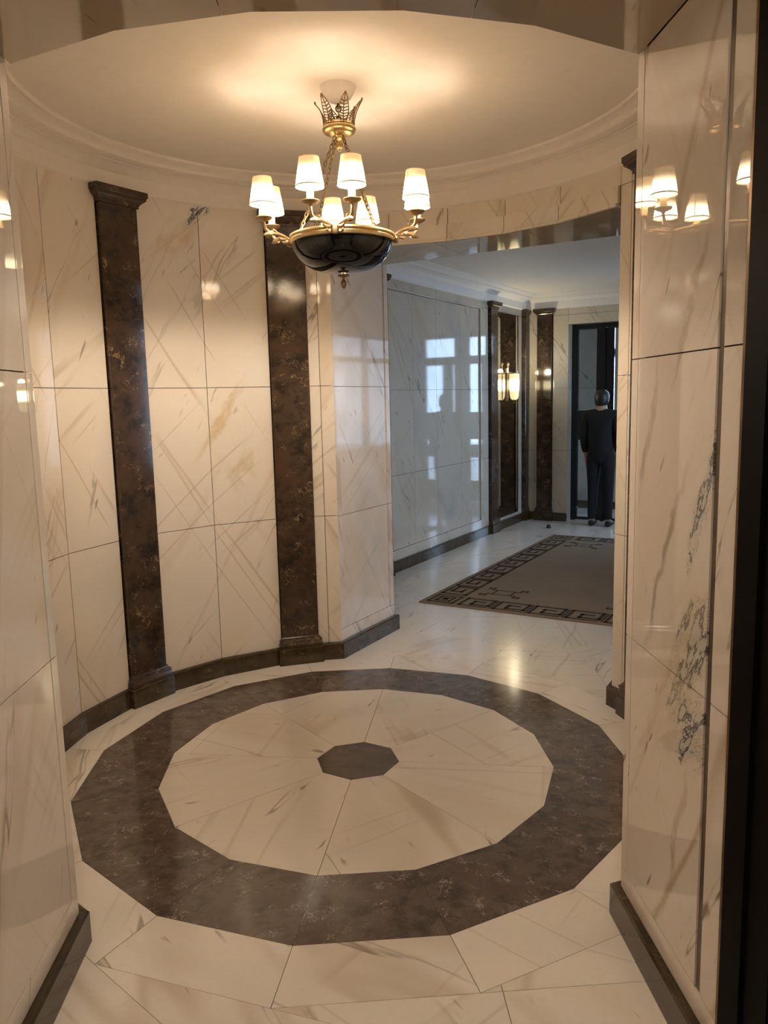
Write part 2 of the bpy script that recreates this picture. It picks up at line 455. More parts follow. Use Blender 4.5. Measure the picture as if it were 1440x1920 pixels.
def tile(pts, mat, ang, name='floor_tile', g=.0007, parent=None):
    if area(pts) < 0: pts = pts[::-1]
    pts = shrink(pts, g)
    ox, oy = rnd(); ca, sa = cos(R_(ang)), sin(R_(ang)); fl = rng.choice((1, -1))
    m = MB(); m.prism(pts, -.02, 0.0, lambda p: (p[0] * ca + p[1] * sa + ox, fl * (-p[0] * sa + p[1] * ca) + oy))
    return m.build(name, mat, parent or floor)
tile([va(2 * k, RC) for k in range(8)], M_oct, 0, 'centre_tile')
for k in range(8):
    tile([va(2 * k, RC), va(2 * k, RI), va(2 * k + 1, RI), va(2 * k + 2, RI), va(2 * k + 2, RC)], M_floor, A0 + 45 * k + 8, 'wedge_tile', g=.0011)
for k in range(16):
    tile([va(k, RI), va(k, RO), va(k + 1, RO), va(k + 1, RI)], M_ring, A0 + 22.5 * k, 'ring_tile', g=.0004)
ROUT = 1.405
for k in range(16):
    tile([va(k, RO), va(k, ROUT), va(k + 1, ROUT), va(k + 1, RO)], M_floor, A0 + 22.5 * k + 90, 'border_tile', g=.0011)
def clip(poly, f):
    """keep the part of poly where f(p) >= 0 (f is affine)"""
    out = []
    for i in range(len(poly)):
        a, b = poly[i - 1], poly[i]; fa, fb_ = f(a), f(b)
        if (fa >= 0) != (fb_ >= 0):
            t = fa / (fa - fb_); out.append((a[0] + (b[0] - a[0]) * t, a[1] + (b[1] - a[1]) * t))
        if fb_ >= 0: out.append(b)
    return out
ring_out = [va(k, ROUT) for k in range(16)]
def outside_ring(poly):
    """split poly into convex bits lying outside the 16-gon"""
    bits = []; rest = poly
    for k in range(16):
        a, b = ring_out[k], ring_out[(k + 1) % 16]
        f = lambda p: (p[0] - a[0]) * (b[1] - a[1]) - (p[1] - a[1]) * (b[0] - a[0])   # > 0 outside
        o = clip(rest, f)
        if len(o) > 2 and abs(area(o)) > .0002: bits.append(o)
        rest = clip(rest, lambda p: -f(p))
        if len(rest) < 3: break
    return bits
# entrance passage tiles, then lobby
for (t0, t1, cuts) in ((1.0, 1.56, (-.85, .355, .85)), (1.56, 2.15, (-.85, -.25, .45, .85)), (2.15, 2.9, (-1.7, -.8, 0, .8, 1.7)), (2.9, 3.8, (-1.7, -.8, 0, .8, 1.7)), (3.8, 4.7, (-1.7, -.8, 0, .8, 1.7))):
    for s0, s1 in zip(cuts[:-1], cuts[1:]):
        bits = outside_ring([ent(s0, t0), ent(s1, t0), ent(s1, t1), ent(s0, t1)])
        for b in bits: tile(b, M_floor, -80, g=.0011)
# hall tiles
us = [1.0, 1.78, 2.62, 3.46, 4.30, 5.14, 5.98, 6.76, 7.34, 7.92]
for i in range(len(us) - 1):
    vs_ = (-.85, 0, .85) if i == 0 else (-1.72, -.86, 0, .86, 1.72)
    for v0, v1 in zip(vs_[:-1], vs_[1:]):
        for b in outside_ring([hall(us[i], v0), hall(us[i + 1], v0), hall(us[i + 1], v1), hall(us[i], v1)]):
            tile(b, M_hfloor, 50, g=.0003)

# ------------------------------------------------------------------ rotunda wall
TH_L, TH_R = 235.6, -53.2                 # edges of the entrance passage
wr = MB()
def shell(th0, th1, z0, z1, r0=RW + .043, r1=RW + .10):
    n = max(1, int(round(abs(th1 - th0) / 14.2)))
    for i in range(n):
        a, b = th0 + (th1 - th0) * i / n, th0 + (th1 - th0) * (i + 1) / n
        wr.prism([pol(a, r0), pol(b, r0), pol(b, r1), pol(a, r1)], z0, z1)
shell(96.4, 234.6, 0, ZT); shell(-52.2, 22.6, 0, ZT)
shell(22.6, 96.4, ZH + .024, ZT); shell(234.6, 307.8, ZH + .024, ZT)
wall_rot = struct(wr.build('wall_rotunda', M_mortar))
ZS = [BB, .875, 1.635, ZC]
def facet(a, b, zs, mat, r=RW, t=.02, off=(0, 0), parent=None, flip=1, name='marble_panel'):
    for z0, z1 in zip(zs[:-1], zs[1:]):
        mm = mat(z0) if callable(mat) else mat
        panel(pol(a, r), pol(b, r), z0, z1, mm, parent or wall_rot, t=t, off=off, flip=flip, name=name)
for run in ([235.2, 222, 207.8, 193.6, 179.4, 165.2, 150.8], [141.2, 126.2, 110.85], [8.75, -6.2, -20.4, -34.6, -48.8, -53.0]):
    for i, (a, b) in enumerate(zip(run[:-1], run[1:])):
        o = rnd()
        if (a, b) == (141.2, 126.2):
            facet(a, b, ZS, M_wall_patch)
            continue
        if (a, b) == (126.2, 110.85):
            facet(a, b, ZS, M_wall_patch, off=(2 * RW * sin(R_(7.5)), 0))
            continue
        facet(a, b, ZS, M_wall if i % 2 else M_wall2, off=o)
# strips beside the hall opening and the two bands above it
for a, b in ((101.55, 98.9), (98.9, 95.6)): facet(a, b, [BB, .875, 1.635, 2.495, ZC], M_wall, off=rnd())
for a, b in ((23.4, 20.2), (20.2, 18.0)): facet(a, b, [BB, .875, 1.635, 2.495, ZC], M_wall2, off=rnd())
hj = [95.6, 81.5, 67.45, 53.5, 39.6, 23.4]
for a, b in zip(hj[:-1], hj[1:]):
    facet(a, b, [2.495, ZC], M_wall2, off=rnd(), name='header_block')
    o = rnd()
    facet(a, b, [ZH + .016, 2.495], M_wall, r=RW - .018, t=.038, off=o, name='header_block')
    facet(a, b, [ZH, ZH + .016], M_wall, r=RW - .030, t=.05, off=o, name='header_lip')
ej = [-53.0 + 360, 292.4, 278.8, 264.5, 250.4, 235.4]
for a, b in zip(ej[:-1], ej[1:]):
    facet(a, b, [ZH, 2.495, ZC], M_wall, r=RW - .022, t=.042, off=rnd(), name='header_block')

# rotunda cornice and ceiling
cp = [(1.38, 2.578), (1.362, 2.588), (1.358, 2.592), (1.358, 2.662), (1.350, 2.668), (1.342, 2.678), (1.326, 2.692), (1.312, 2.698), (1.306, 2.698),
      (1.306, 2.703), (1.247, 2.703), (1.243, 2.706), (1.243, 2.719), (1.238, 2.724), (1.222, 2.728), (1.206, 2.736), (1.200, 2.738), (1.199, 2.733), (1.193, 2.730),
      (1.186, 2.733), (1.184, 2.740), (1.184, ZT + .002)]
m = MB(); m.lathe(cp, 128)
trim1 = struct(m.build('trim_1', M_plaster, smooth=True))
m = MB(); m.prism([pol(a, 1.45) for a in range(0, 360, 5)], ZT, ZT + .06)
ceil1 = struct(m.build('ceiling', M_plaster))

# ------------------------------------------------------------------ entrance passage
SL, SR = -.825, .764
T0L, T0R, T1 = 1.095, 1.105, 1.705
def wallbox(name, s0, s1, t0, t1, fr, mat=M_mortar, z0=0.0, z1=ZT):
    m = MB(); m.box(s0, s1, t0, t1, z0, z1, fr); return struct(m.build(name, mat))
wel = wallbox('wall_entrance_left', SL - .10, SL - .0205, T0L + .004, 1.95, ent)
wer = wallbox('wall_entrance_right', SR + .0205, SR + .10, T0R + .004, 1.95, ent)
def framed(P, x0, x1, mat, parent, splits, zt, stile0=.05, stile1=.10, rail=.07, groove=.010, off=(0, 0), flip=1, top=0.0, inset=.004, u0=0.0):
    """stile | groove | recessed slab | groove | stile over a bottom rail. P(x, depth): depth > 0 goes into the wall"""
    o0, o1, o2 = rnd(), rnd(), rnd()
    S = [BB + rail] + splits + [zt - top]
    panel(P(x0, 0), P(x1, 0), BB, BB + rail, mat, parent, off=o0, name='rail_panel', u0=x0)
    if top: panel(P(x0, 0), P(x1, 0), zt - top, zt, mat, parent, off=o2, name='rail_panel', u0=x0)
    for z0, z1 in zip(S[:-1], S[1:]):
        panel(P(x0, 0), P(x0 + stile0, 0), z0, z1, mat, parent, off=o0, name='stile_panel', u0=x0)
        panel(P(x0 + stile0 + .0003, inset), P(x1 - stile1 - groove, inset), z0, z1, mat, parent, off=off, flip=flip, t=.02 - inset, u0=x0 + stile0)
        panel(P(x1 - stile1, 0), P(x1, 0), z0, z1, mat, parent, off=o1, name='stile_panel', u0=x1 - stile1)
# right wall: left-to-right as seen runs with increasing t
framed(lambda t, d: ent(SR + d, t), T0R, T1, M_near, wer, [.875, 1.64], ZH, .045, .088, .068, .026, inset=.0)
# left wall: seen left-to-right runs with decreasing t
framed(lambda x, d: ent(SL - d, -x), -T1, -T0L, M_near_l, wel, [.875, 1.64], ZH, .095, .045, .068, .002, off=rnd(), inset=.0)
# bronze strip standing in the right-hand groove
m = MB(); m.box(SR + .003, SR + .020, T1 - .088 - .0245, T1 - .0885, BB + .068, ZH - .001, ent)
m.build('bronze_strip', M_strip, wer, bevel=.003)
# soffit of the entrance, cut along the rotunda header
e_in = [pol(a, RW - .022) for a in ej]
e_bk = [pol(a, RW + .0225) for a in ej]
hs = [(p, 1) for p in e_in]
m = MB(); m.prism(e_bk + [ent(SL, 1.95), ent(SR, 1.95)], ZH + .022, ZT + .05)
sof = struct(m.build('wall_entrance_header', M_mortar))
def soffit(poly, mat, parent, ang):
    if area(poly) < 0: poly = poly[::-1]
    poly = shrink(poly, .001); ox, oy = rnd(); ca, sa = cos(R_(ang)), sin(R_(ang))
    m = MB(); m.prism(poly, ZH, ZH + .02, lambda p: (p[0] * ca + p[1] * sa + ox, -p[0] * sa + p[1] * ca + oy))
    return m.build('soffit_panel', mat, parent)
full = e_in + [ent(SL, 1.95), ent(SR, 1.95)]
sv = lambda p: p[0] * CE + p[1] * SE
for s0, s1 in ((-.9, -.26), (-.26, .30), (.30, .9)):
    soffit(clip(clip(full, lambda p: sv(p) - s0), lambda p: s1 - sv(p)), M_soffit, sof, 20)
# dark door frame and lobby behind the camera
m = MB()
for a, b in ((SR - .012, SR + .10), (SL - .10, SL + .012)):
    m.box(a, b, T1 + .022, 2.20, 0, 2.62, ent)
m.box(SL - .1, SR + .1, 1.96, 2.20, ZH - .02, 2.62, ent)
for sg, S_ in ((1, SR), (-1, SL)):
    for t in (1.80, 1.90, 2.05):
        a, b = sorted((S_ - sg * .020, S_ - sg * .011)); m.box(a, b, t, t + .022, 0, ZH - .02, ent)
dfr = struct(m.build('door_1', M_wood))
m = MB()
for a, b in ((SR - .006, SR + .09), (SL - .09, SL + .006)): m.box(a, b, T1 + .001, T1 + .021, 0, ZH, ent)
m.build('frame_edge', M_bronze, dfr)
m = MB()
m.box(SL - 1.0, SL - .1, 2.20, 2.28, 0, 2.75, ent); m.box(SR + .1, SR + 1.0, 2.20, 2.28, 0, 2.75, ent)
m.box(SL - 1.08, SL - 1.0, 2.2, 4.7, 0, 2.75, ent); m.box(SR + 1.0, SR + 1.08, 2.2, 4.7, 0, 2.75, ent)
m.box(SL - 1.08, SR + 1.08, 4.7, 4.78, 0, 2.75, ent); m.box(SL - .2, SR + .2, 2.1, 2.28, 2.621, 2.75, ent)
struct(m.build('wall_lobby', M_lobby))
m = MB(); m.box(SL - 1.08, SR + 1.08, 2.15, 4.78, 2.75, 2.83, ent)
clb = struct(m.build('ceiling_lobby', M_lobby))
k = NT('lobby_fill_glow'); b_ = k.bsdf((.8, .75, .65), .4); k.set(b_.inputs['Emission Color'], (1, .80, .56)); b_.inputs['Emission Strength'].default_value = 6.0  # added glowing bowl, out of view, goes with the fill light below
m = MB(); m.lathe([(0, 2.66), (.10, 2.67), (.15, 2.70), (.16, 2.748), (0, 2.748)], 24, cx=ent(0, 3.9)[0], cy=ent(0, 3.9)[1]); m.build('fill_light_bowl', k.m, clb, smooth=True)
_l = bpy.data.lights.new('lobby_fill_light', 'POINT'); _l.energy = LOBBY_FILL_W; _l.color = (1, .84, .66); _l.shadow_soft_size = .08  # added fill light behind the camera, brightens near walls and floor
_o = bpy.data.objects.new('lobby_fill_light', _l); COL.objects.link(_o); _o.location = (*ent(0, 3.9), 2.56)

# ------------------------------------------------------------------ hall shell
VJ = .815; U0, UN = 1.085, 1.765
VH, UE, UD = 1.68, 6.68, 6.83
wpl = wallbox('wall_passage_left', U0 + .13, UN - .0, VJ + .0205, VJ + .10, hall)
wpr = wallbox('wall_passage_right', U0 + .13, UN - .0, -VJ - .10, -VJ - .0205, hall)
framed(lambda x, d: hall(x, VJ + d), U0 + .02, UN, M_jamb, wpl, [.868, 1.63], ZH, .058, .048, .075, .010, off=rnd())
framed(lambda x, d: hall(-x, -VJ - d), -UN, -U0 - .02, M_jamb, wpr, [.868, 1.63], ZH, .048, .058, .075, .010, off=rnd())
h_in = [pol(a, RW - .018) for a in hj]
h_bk = [pol(a, RW + .0225) for a in hj]
m = MB(); m.prism(h_bk + [hall(UN - .022, -VJ), hall(UN - .022, VJ)], ZH + .022, ZT + .05)
hsof = struct(m.build('wall_passage_header', M_mortar))
full = h_in + [hall(UN, -VJ), hall(UN, VJ)]
hv = lambda p: -p[0] * SU + p[1] * CU
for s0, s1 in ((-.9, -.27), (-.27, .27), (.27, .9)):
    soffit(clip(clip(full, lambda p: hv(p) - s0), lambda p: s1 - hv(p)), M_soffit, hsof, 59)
whn = MB()
whn.box(UN - .10, UN - .0205, VJ + .1, VH + .1, 0, ZT, hall); whn.box(UN - .10, UN - .0205, -VH - .1, -VJ - .1, 0, ZT, hall)
whn = struct(whn.build('wall_hall_near', M_mortar))
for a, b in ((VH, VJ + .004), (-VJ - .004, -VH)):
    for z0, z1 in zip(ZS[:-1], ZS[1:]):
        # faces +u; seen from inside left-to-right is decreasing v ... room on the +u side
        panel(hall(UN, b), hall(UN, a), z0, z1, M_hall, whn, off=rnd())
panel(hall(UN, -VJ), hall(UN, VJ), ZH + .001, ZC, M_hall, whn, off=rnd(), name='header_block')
whl = wallbox('wall_hall_left', UN - .1, UE + .1, VH + .0205, VH + .10, hall)
WINS = ((2.35, 3.00), (4.85, 6.40)); WZ0, WZ1 = .90, 2.35  # unseen windows inferred from reflections; second one widened to brighten the hall
solid = [(UN - .1, WINS[0][0]), (WINS[0][1], WINS[1][0]), (WINS[1][1], UE + .1)]
m = MB()
for a, b in solid: m.box(a, b, -VH - .10, -VH - .0205, 0, ZT, hall)
for a, b in WINS:
    m.box(a, b, -VH - .10, -VH - .0205, 0, WZ0, hall); m.box(a, b, -VH - .10, -VH - .0205, WZ1, ZT, hall)
whr = struct(m.build('wall_hall_right', M_mortar))
for i, (w0, w1) in enumerate(WINS):
    m = MB(); a, b = -VH - .09, -VH - .04
    for q in ((w0, w0 + .06), (w1 - .06, w1)): m.box(q[0], q[1], a, b, WZ0, WZ1, hall)
    for z in (WZ0, 2.0, WZ1 - .06): m.box(w0 + .06, w1 - .06, a + .004, b - .004, z, z + .06, hall)
    win = struct(m.build('window_%d' % (i + 1), M_black))
    if w1 - w0 > 1:
        m = MB(); m.box((w0 + w1) / 2 - .04, (w0 + w1) / 2 + .04, a + .002, b - .002, WZ0 + .06, WZ1 - .06, hall); m.build('mullion', M_black, win)
    m = MB(); m.box(w0 + .06, w1 - .06, -VH - .068, -VH - .062, WZ0 + .06, WZ1 - .06, hall); m.build('glass_pane', M_glass, win)
PU = [(2.90, 3.18), (5.49, 5.69)]            # pilasters on the hall's long walls
def long_wall(P, parent, flipx):
    mm = M_hall
    def seg(u0, u1, zs, inset=0.0, name='marble_panel', o=None):
        o = o or rnd()
        for z0, z1 in zip(zs[:-1], zs[1:]):
            panel(P(u0, inset), P(u1, inset), z0, z1, mm, parent, off=o, t=.02 - inset, u0=u0, name=name)
    seg(UN, 2.30, ZS); seg(2.30, 2.885, ZS)
    # framed field between the first two pilasters
    seg(3.195, 3.72, [2.505, ZC], name='frieze_block'); seg(3.72, 4.20, [2.505, ZC], name='frieze_block')
    seg(4.20, 4.76, [2.505, ZC], name='frieze_block'); seg(4.76, 5.475, [2.505, ZC], name='frieze_block')
    zz = [.195, .870, 1.630, 2.485]
    seg(3.195, 3.27, zz, name='stile_panel')
    for a, b in ((3.285, 3.72), (3.72, 4.20), (4.20, 4.76), (4.76, 5.235)): seg(a, b, zz, .006)
    seg(5.265, 5.475, [BB, .87, 1.63, 2.505], name='stile_panel')
    seg(3.195, 5.262, [BB, .195], name='rail_panel')
    m = MB()
    for (a, b, z0, z1) in ((3.195, 5.255, 2.486, 2.504), (5.243, 5.257, .197, 2.486)):
        q = [P(a, -.012), P(b, -.012), P(b, .012), P(a, .012)]
        m.prism(q if area(q) > 0 else q[::-1], z0, z1)
    m.build('panel_moulding', mm, parent, bevel=.004)
    seg(5.705, 6.525, [2.50, ZC], name='frieze_block')
    seg(5.705, 6.525, [BB, .135], name='rail_panel'); seg(6.395, 6.525, [.136, 2.498], name='stile_panel')
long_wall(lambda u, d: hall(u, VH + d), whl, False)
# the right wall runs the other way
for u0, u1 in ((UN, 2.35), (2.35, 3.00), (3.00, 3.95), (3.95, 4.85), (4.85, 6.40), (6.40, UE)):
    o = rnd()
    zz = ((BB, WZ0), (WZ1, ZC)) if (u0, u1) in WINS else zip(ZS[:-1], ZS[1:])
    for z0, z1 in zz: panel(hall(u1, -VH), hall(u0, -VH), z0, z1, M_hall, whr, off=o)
whe = MB()
DV = 1.15
whe.box(UE + .0205, UE + .30, DV + .0205, VH + .1, 0, ZT, hall); whe.box(UE + .0205, UE + .30, -VH - .1, -DV - .0205, 0, ZT, hall)
whe.box(UE + .0205, UE + .30, -DV - .03, DV + .03, 2.405, ZT, hall)
whe = struct(whe.build('wall_hall_end', M_mortar))
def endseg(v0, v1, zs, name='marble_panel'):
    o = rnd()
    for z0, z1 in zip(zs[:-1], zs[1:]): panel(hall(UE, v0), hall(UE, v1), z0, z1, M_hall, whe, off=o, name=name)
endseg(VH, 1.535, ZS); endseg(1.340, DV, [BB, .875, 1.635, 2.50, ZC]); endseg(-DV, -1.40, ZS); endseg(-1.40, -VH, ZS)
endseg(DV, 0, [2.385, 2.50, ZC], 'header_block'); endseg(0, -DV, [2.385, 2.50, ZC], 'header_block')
for v, (a, b) in ((DV, (UE + .001, UD + .1)), (-DV, (UE + .001, UD + .1))):
    for z0, z1 in ((0, .875), (.875, 1.635), (1.635, 2.385)):
        panel(hall(a, v) if v > 0 else hall(b, v), hall(b, v) if v > 0 else hall(a, v), z0, z1, M_hall, whe, off=rnd(), name='reveal_panel')
m = MB(); m.prism([hall(UE + .001, -DV), hall(UD + .1, -DV), hall(UD + .1, DV), hall(UE + .001, DV)], 2.386, 2.405)
m.build('soffit_panel', M_hall, whe)
# hall cornice + ceiling
hp = [(0, 2.578), (.015, 2.59), (.017, 2.665), (.025, 2.675), (.045, 2.694), (.066, 2.698), (.068, 2.703), (.130, 2.703), (.132, 2.719), (.150, 2.728), (.176, 2.738),
      (.182, 2.731), (.190, 2.735), (.192, ZT + .002), (0, ZT + .002)]
m = MB(); m.sweep([hall(UN, VH), hall(UE, VH), hall(UE, -VH), hall(UN, -VH)], hp, closed=True)
struct(m.build('trim_2', M_hplaster))
m = MB(); m.box(UN - .1, UE + .3, -VH - .1, VH + .1, ZT, ZT + .06, hall)
struct(m.build('ceiling_hall', M_hplaster))

# vestibule between the inner and the street doors
VV, US = 1.55, 7.92
m = MB()
m.box(UD + .06, US + .1, VV + .02, VV + .1, 0, ZT, hall); m.box(UD + .06, 6.98, -VV - .1, -VV - .02, 0, ZT, hall); m.box(7.86, US + .1, -VV - .1, -VV - .02, 0, ZT, hall)
m.box(6.98, 7.86, -VV - .1, -VV - .02, 0, .35, hall); m.box(6.98, 7.86, -VV - .1, -VV - .02, 2.5, ZT, hall)
m.box(US + .0205, US + .1, .80, VV + .1, 0, ZT, hall); m.box(US + .0205, US + .1, -VV - .1, -.80, 0, ZT, hall)
m.box(US + .0205, US + .1, -.80, .80, 2.62, ZT, hall)
wv = struct(m.build('wall_vestibule', M_mortar))
for z0, z1 in zip(ZS[:-1], ZS[1:]):
    panel(hall(US, VV), hall(US, .80), z0, z1, M_hall, wv, off=rnd()); panel(hall(US, -.80), hall(US, -VV), z0, z1, M_hall, wv, off=rnd())
    panel(hall(UD + .1, VV), hall(US, VV), z0, z1, M_hall, wv, off=rnd())
m = MB()
for q in ((6.98, 7.03, .35, 2.5), (7.81, 7.86, .35, 2.5)): m.box(q[0], q[1], -VV - .08, -VV - .03, q[2], q[3], hall)
for z in (.35, 1.9, 2.45): m.box(7.03, 7.81, -VV - .075, -VV - .035, z, z + .05, hall)
win_added = struct(m.build('window_3', M_black))  # added window, out of view, brings daylight onto the vestibule wall
m = MB(); m.box(7.03, 7.81, -VV - .058, -VV - .052, .40, 2.45, hall); m.build('glass_pane', M_glass, win_added)
def portal(name, u, v, z, sx, sz):
    l = bpy.data.lights.new(name, 'AREA'); l.shape = 'RECTANGLE'; l.size = sx; l.size_y = sz; l.energy = 1; l.cycles.is_portal = True
    o = bpy.data.objects.new(name, l); COL.objects.link(o)
    o.matrix_world = Matrix.Translation((*hall(u, v), z)) @ Matrix.Rotation(HA + pi, 4, 'Z') @ Matrix.Rotation(-pi / 2, 4, 'X')
portal('added_window_daylight', 7.42, -VV - .11, 1.42, .88, 2.15)
m = MB(); m.box(UD + .06, US + .1, -VV - .1, VV + .1, ZC + .03, ZC + .09, hall); struct(m.build('ceiling_vestibule', M_hplaster))

# baseboards
bp = [(0, 0), (.025, 0), (.025, BB - .006), (.019, BB), (0, BB)]
def baseb(name, path, off=0.0):
    m = MB(); m.sweep(path, bp, off=off); return struct(m.build(name, M_base))
rp = lambda *ths: [pol(t, RW) for t in ths]
# paths run so that the room is on the right-hand side (decreasing angle in the rotunda)
baseb('baseboard_rotunda_left', [ent(SL, 2.0 - .27), ent(SL, T0L - .002)] + rp(222, 207.8, 193.6, 179.4, 165.2, 151.9), 3)
baseb('baseboard_rotunda_middle', rp(140.7, 126.2, 111.9), 9)
baseb('baseboard_passage_left', rp(101.2, 95.7) + [hall(UN, VJ), hall(UN, VH - .026)], 15)
baseb('baseboard_passage_right', [hall(UN, -VH + .026), hall(UN, -VJ)] + rp(23.3, 19.1), 21)
baseb('baseboard_rotunda_right', rp(8.35, -6.2, -20.4, -34.6, -48.8) + [ent(SR, T0R - .002), ent(SR, 2.0 - .27)], 27)
baseb('baseboard_hall_left', [hall(UN + .026, VH), hall(2.885, VH)], 31)
baseb('baseboard_hall_middle', [hall(3.195, VH), hall(5.475, VH)], 35)
baseb('baseboard_hall_far', [hall(5.705, VH), hall(6.525, VH)], 39)
baseb('baseboard_hall_end', [hall(UE, 1.332), hall(UE, DV)], 43)
baseb('baseboard_hall_right', [hall(UE, -DV), hall(UE, -VH), hall(UN + .026, -VH)], 47)
baseb('baseboard_vestibule', [hall(UD + .1, VV), hall(US, VV), hall(US, .80)], 51)

# ------------------------------------------------------------------ inner door (end of the hall)
m = MB()
f0, f1 = UD, UD + .06
zt = 2.385
m.box(f0, f1, 1.095, DV - .001, 0, zt, hall); m.box(f0, f1, -DV + .001, -1.095, 0, zt, hall); m.box(f0, f1, -1.095, 1.095, 2.335, zt, hall)
m.box(f0 - .012, f1 + .0, .74, .775, 0, 2.335, hall); m.box(f0 - .012, f1, -.775, -.74, 0, 2.335, hall)
d2 = struct(m.build('door_2', M_black))
def leaf(v0, v1, pv0, pv1, name):
    m = MB(); a, b = UD + .01, UD + .05
    m.box(a, b, v0, pv0, .008, 2.333, hall); m.box(a, b, pv1, v1, .008, 2.333, hall)
    for z0, z1 in ((.008, .040), (1.0, 1.357), (2.325, 2.333)): m.box(a, b, pv0, pv1, z0, z1, hall)
    o = m.build(name, M_black, d2)
    g = MB()
    for z0, z1 in ((.040, 1.0), (1.357, 2.325)): g.box(UD + .026, UD + .034, pv0, pv1, z0, z1, hall)
    g.build('glass_pane', M_glass, o)
    return o
lf = leaf(.776, 1.094, .85, 1.074, 'narrow_leaf'); leaf(-1.094, -.776, -1.074, -.85, 'narrow_leaf')
leaf(.002, .739, .21, .64, 'door_leaf'); leaf(-.739, -.002, -.64, -.21, 'door_leaf')
m = MB(); m.box(UD + .002, UD + .010, .868, .918, 1.140, 1.232, hall); m.build('lock_plate', M_gilt, d2, bevel=.002)
m = MB(); m.lathe([(0, 0), (.010, 0), (.010, .004), (0, .004)], 12)
k_ = m.build('keyhole', M_iron, d2); k_.matrix_local = Matrix.Translation((*hall(UD + .002, .893), 1.165)) @ Matrix.Rotation(HA, 4, 'Z') @ Matrix.Rotation(-pi / 2, 4, 'Y')

# ------------------------------------------------------------------ street door
m = MB()
a, b = US + .03, US + .09
m.box(a, b, -.80, -.60, 0, 2.62, hall); m.box(a, b, .60, .80, 0, 2.62, hall)
m.box(a, b, -.60, .60, 2.08, 2.15, hall); m.box(a, b, -.60, .60, 2.54, 2.62, hall)
d3 = struct(m.build('door_3', M_black))
for v0, v1 in ((-.60, -.004), (.004, .60)):
    m = MB()
    for q in ((v0, v0 + .075, 0, 2.08), (v1 - .075, v1, 0, 2.08), (v0 + .075, v1 - .075, 0, .32), (v0 + .075, v1 - .075, .667, .857), (v0 + .075, v1 - .075, 2.03, 2.08)):
        m.box(a, b, *q, hall)
    o = m.build('door_leaf', M_black, d3)
    g = MB(); g.box(US + .056, US + .062, v0 + .075, v1 - .075, .32, .667, hall); g.box(US + .056, US + .062, v0 + .075, v1 - .075, .857, 2.03, hall)
    g.build('glass_pane', M_glass, o)
g = MB(); g.box(US + .056, US + .062, -.60, .60, 2.15, 2.54, hall); g.build('glass_pane', M_glass, d3)
m = MB(); m.box(US + .1, US + 14, -12, 12, -.14, -.02, hall)
struct(m.build('pavement', M_pave))
for w0, w1 in WINS: portal('window_daylight', (w0 + w1) / 2, -VH - .11, (WZ0 + WZ1) / 2, w1 - w0, WZ1 - WZ0)
pl = bpy.data.lights.new('street_door_daylight', 'AREA'); pl.shape = 'RECTANGLE'; pl.size = 2.25; pl.size_y = 1.2; pl.energy = 1
pl.cycles.is_portal = True
po = bpy.data.objects.new('street_door_daylight', pl); COL.objects.link(po)
po.matrix_world = Matrix.Translation((*hall(US + .12, 0), 1.42)) @ Matrix.Rotation(HA, 4, 'Z') @ Matrix.Rotation(pi / 2, 4, 'Y')

# ================================================================== THINGS
# ------------------------------------------------------------------ pilasters
def pilaster(label, at, rz, width, depth, z_top=ZC - .003, shaft_mat=M_pil, y0=.0215, ext=1.0):
    """local: x across, y towards the room, origin at the wall backing"""
    t = thing('pilaster', label, 'pilaster', (*at, 0), rz)
    hw = width / 2
    ox = rng.uniform(-9, 9)
    def Upath(h, d): return [(-h, y0), (-h, d), (h, d), (h, y0)]
    def ring(name, prof, mat):
        prof = [(p[0] * ext, p[1]) for p in prof]
        m = MB(); m.sweep(Upath(hw, depth)[::-1], prof, off=ox)
        # close top and bottom with lids
        for idx in (0, -1):
            e, z = prof[idx]
            m.face([(-hw - e, y0, z), (-hw - e, depth + e, z), (hw + e, depth + e, z), (hw + e, y0, z)])
        return m.build(name, mat, t)
    m = MB(); ch = .004
    pts = [(-hw, 0), (-hw, depth - ch), (-hw + ch, depth), (hw - ch, depth), (hw, depth - ch), (hw, 0)]
    Ls = [0]
    for i in range(1, 6): Ls.append(Ls[-1] + math.dist(pts[i], pts[i - 1]))
    for i in range(5):
        m.face([(*pts[i], .165), (*pts[i + 1], .165), (*pts[i + 1], z_top - .078), (*pts[i], z_top - .078)],
               [(Ls[i] + ox, .165), (Ls[i + 1] + ox, .165), (Ls[i + 1] + ox, z_top - .078), (Ls[i] + ox, z_top - .078)])
    m.face([(*p, .165) for p in pts]); m.face([(*p, z_top - .078) for p in pts])
    m.build('shaft', shaft_mat, t)
    T = z_top
    ring('capital', [(0, T - .078), (.006, T - .076), (.006, T - .068), (.010, T - .060), (.020, T - .050), (.030, T - .042), (.034, T - .036), (.034, T - .030), (.036, T - .028), (.040, T - .024), (.040, T)], shaft_mat)
    ring('base_moulding', [(0, .165), (.004, .160), (.008, .152), (.014, .150), (.017, .142), (.014, .134), (.016, .130), (.020, .120), (.020, BB + .002)], shaft_mat)
    ring('plinth', [(.022, BB + .001), (.025, BB - .004), (.025, 0)], M_base)
    return t
RB = RW + .0205
def pil_rot(th, label): return pilaster(label, pol(th, RB), R_(th + 90), .218, .055, y0=.034)
pil_rot(146.0, 'brown marble pilaster nearest the left entrance wall, between pale round-wall panels')
pil_rot(106.2, 'brown marble pilaster directly behind the chandelier, left of the hall opening')
pil_rot(13.35, 'brown marble pilaster mostly hidden by the right entrance wall, capital corner showing')
def pil_hall(u, v, rz, wd, dp, label, ext=1.0): return pilaster(label, hall(u, v), rz, wd, dp, ext=ext)
pil_hall(sum(PU[0]) / 2, VH + .0195, HA + pi, .235, .065, 'dark pilaster almost wholly hidden behind the passage jamb, capital tip peeking out')
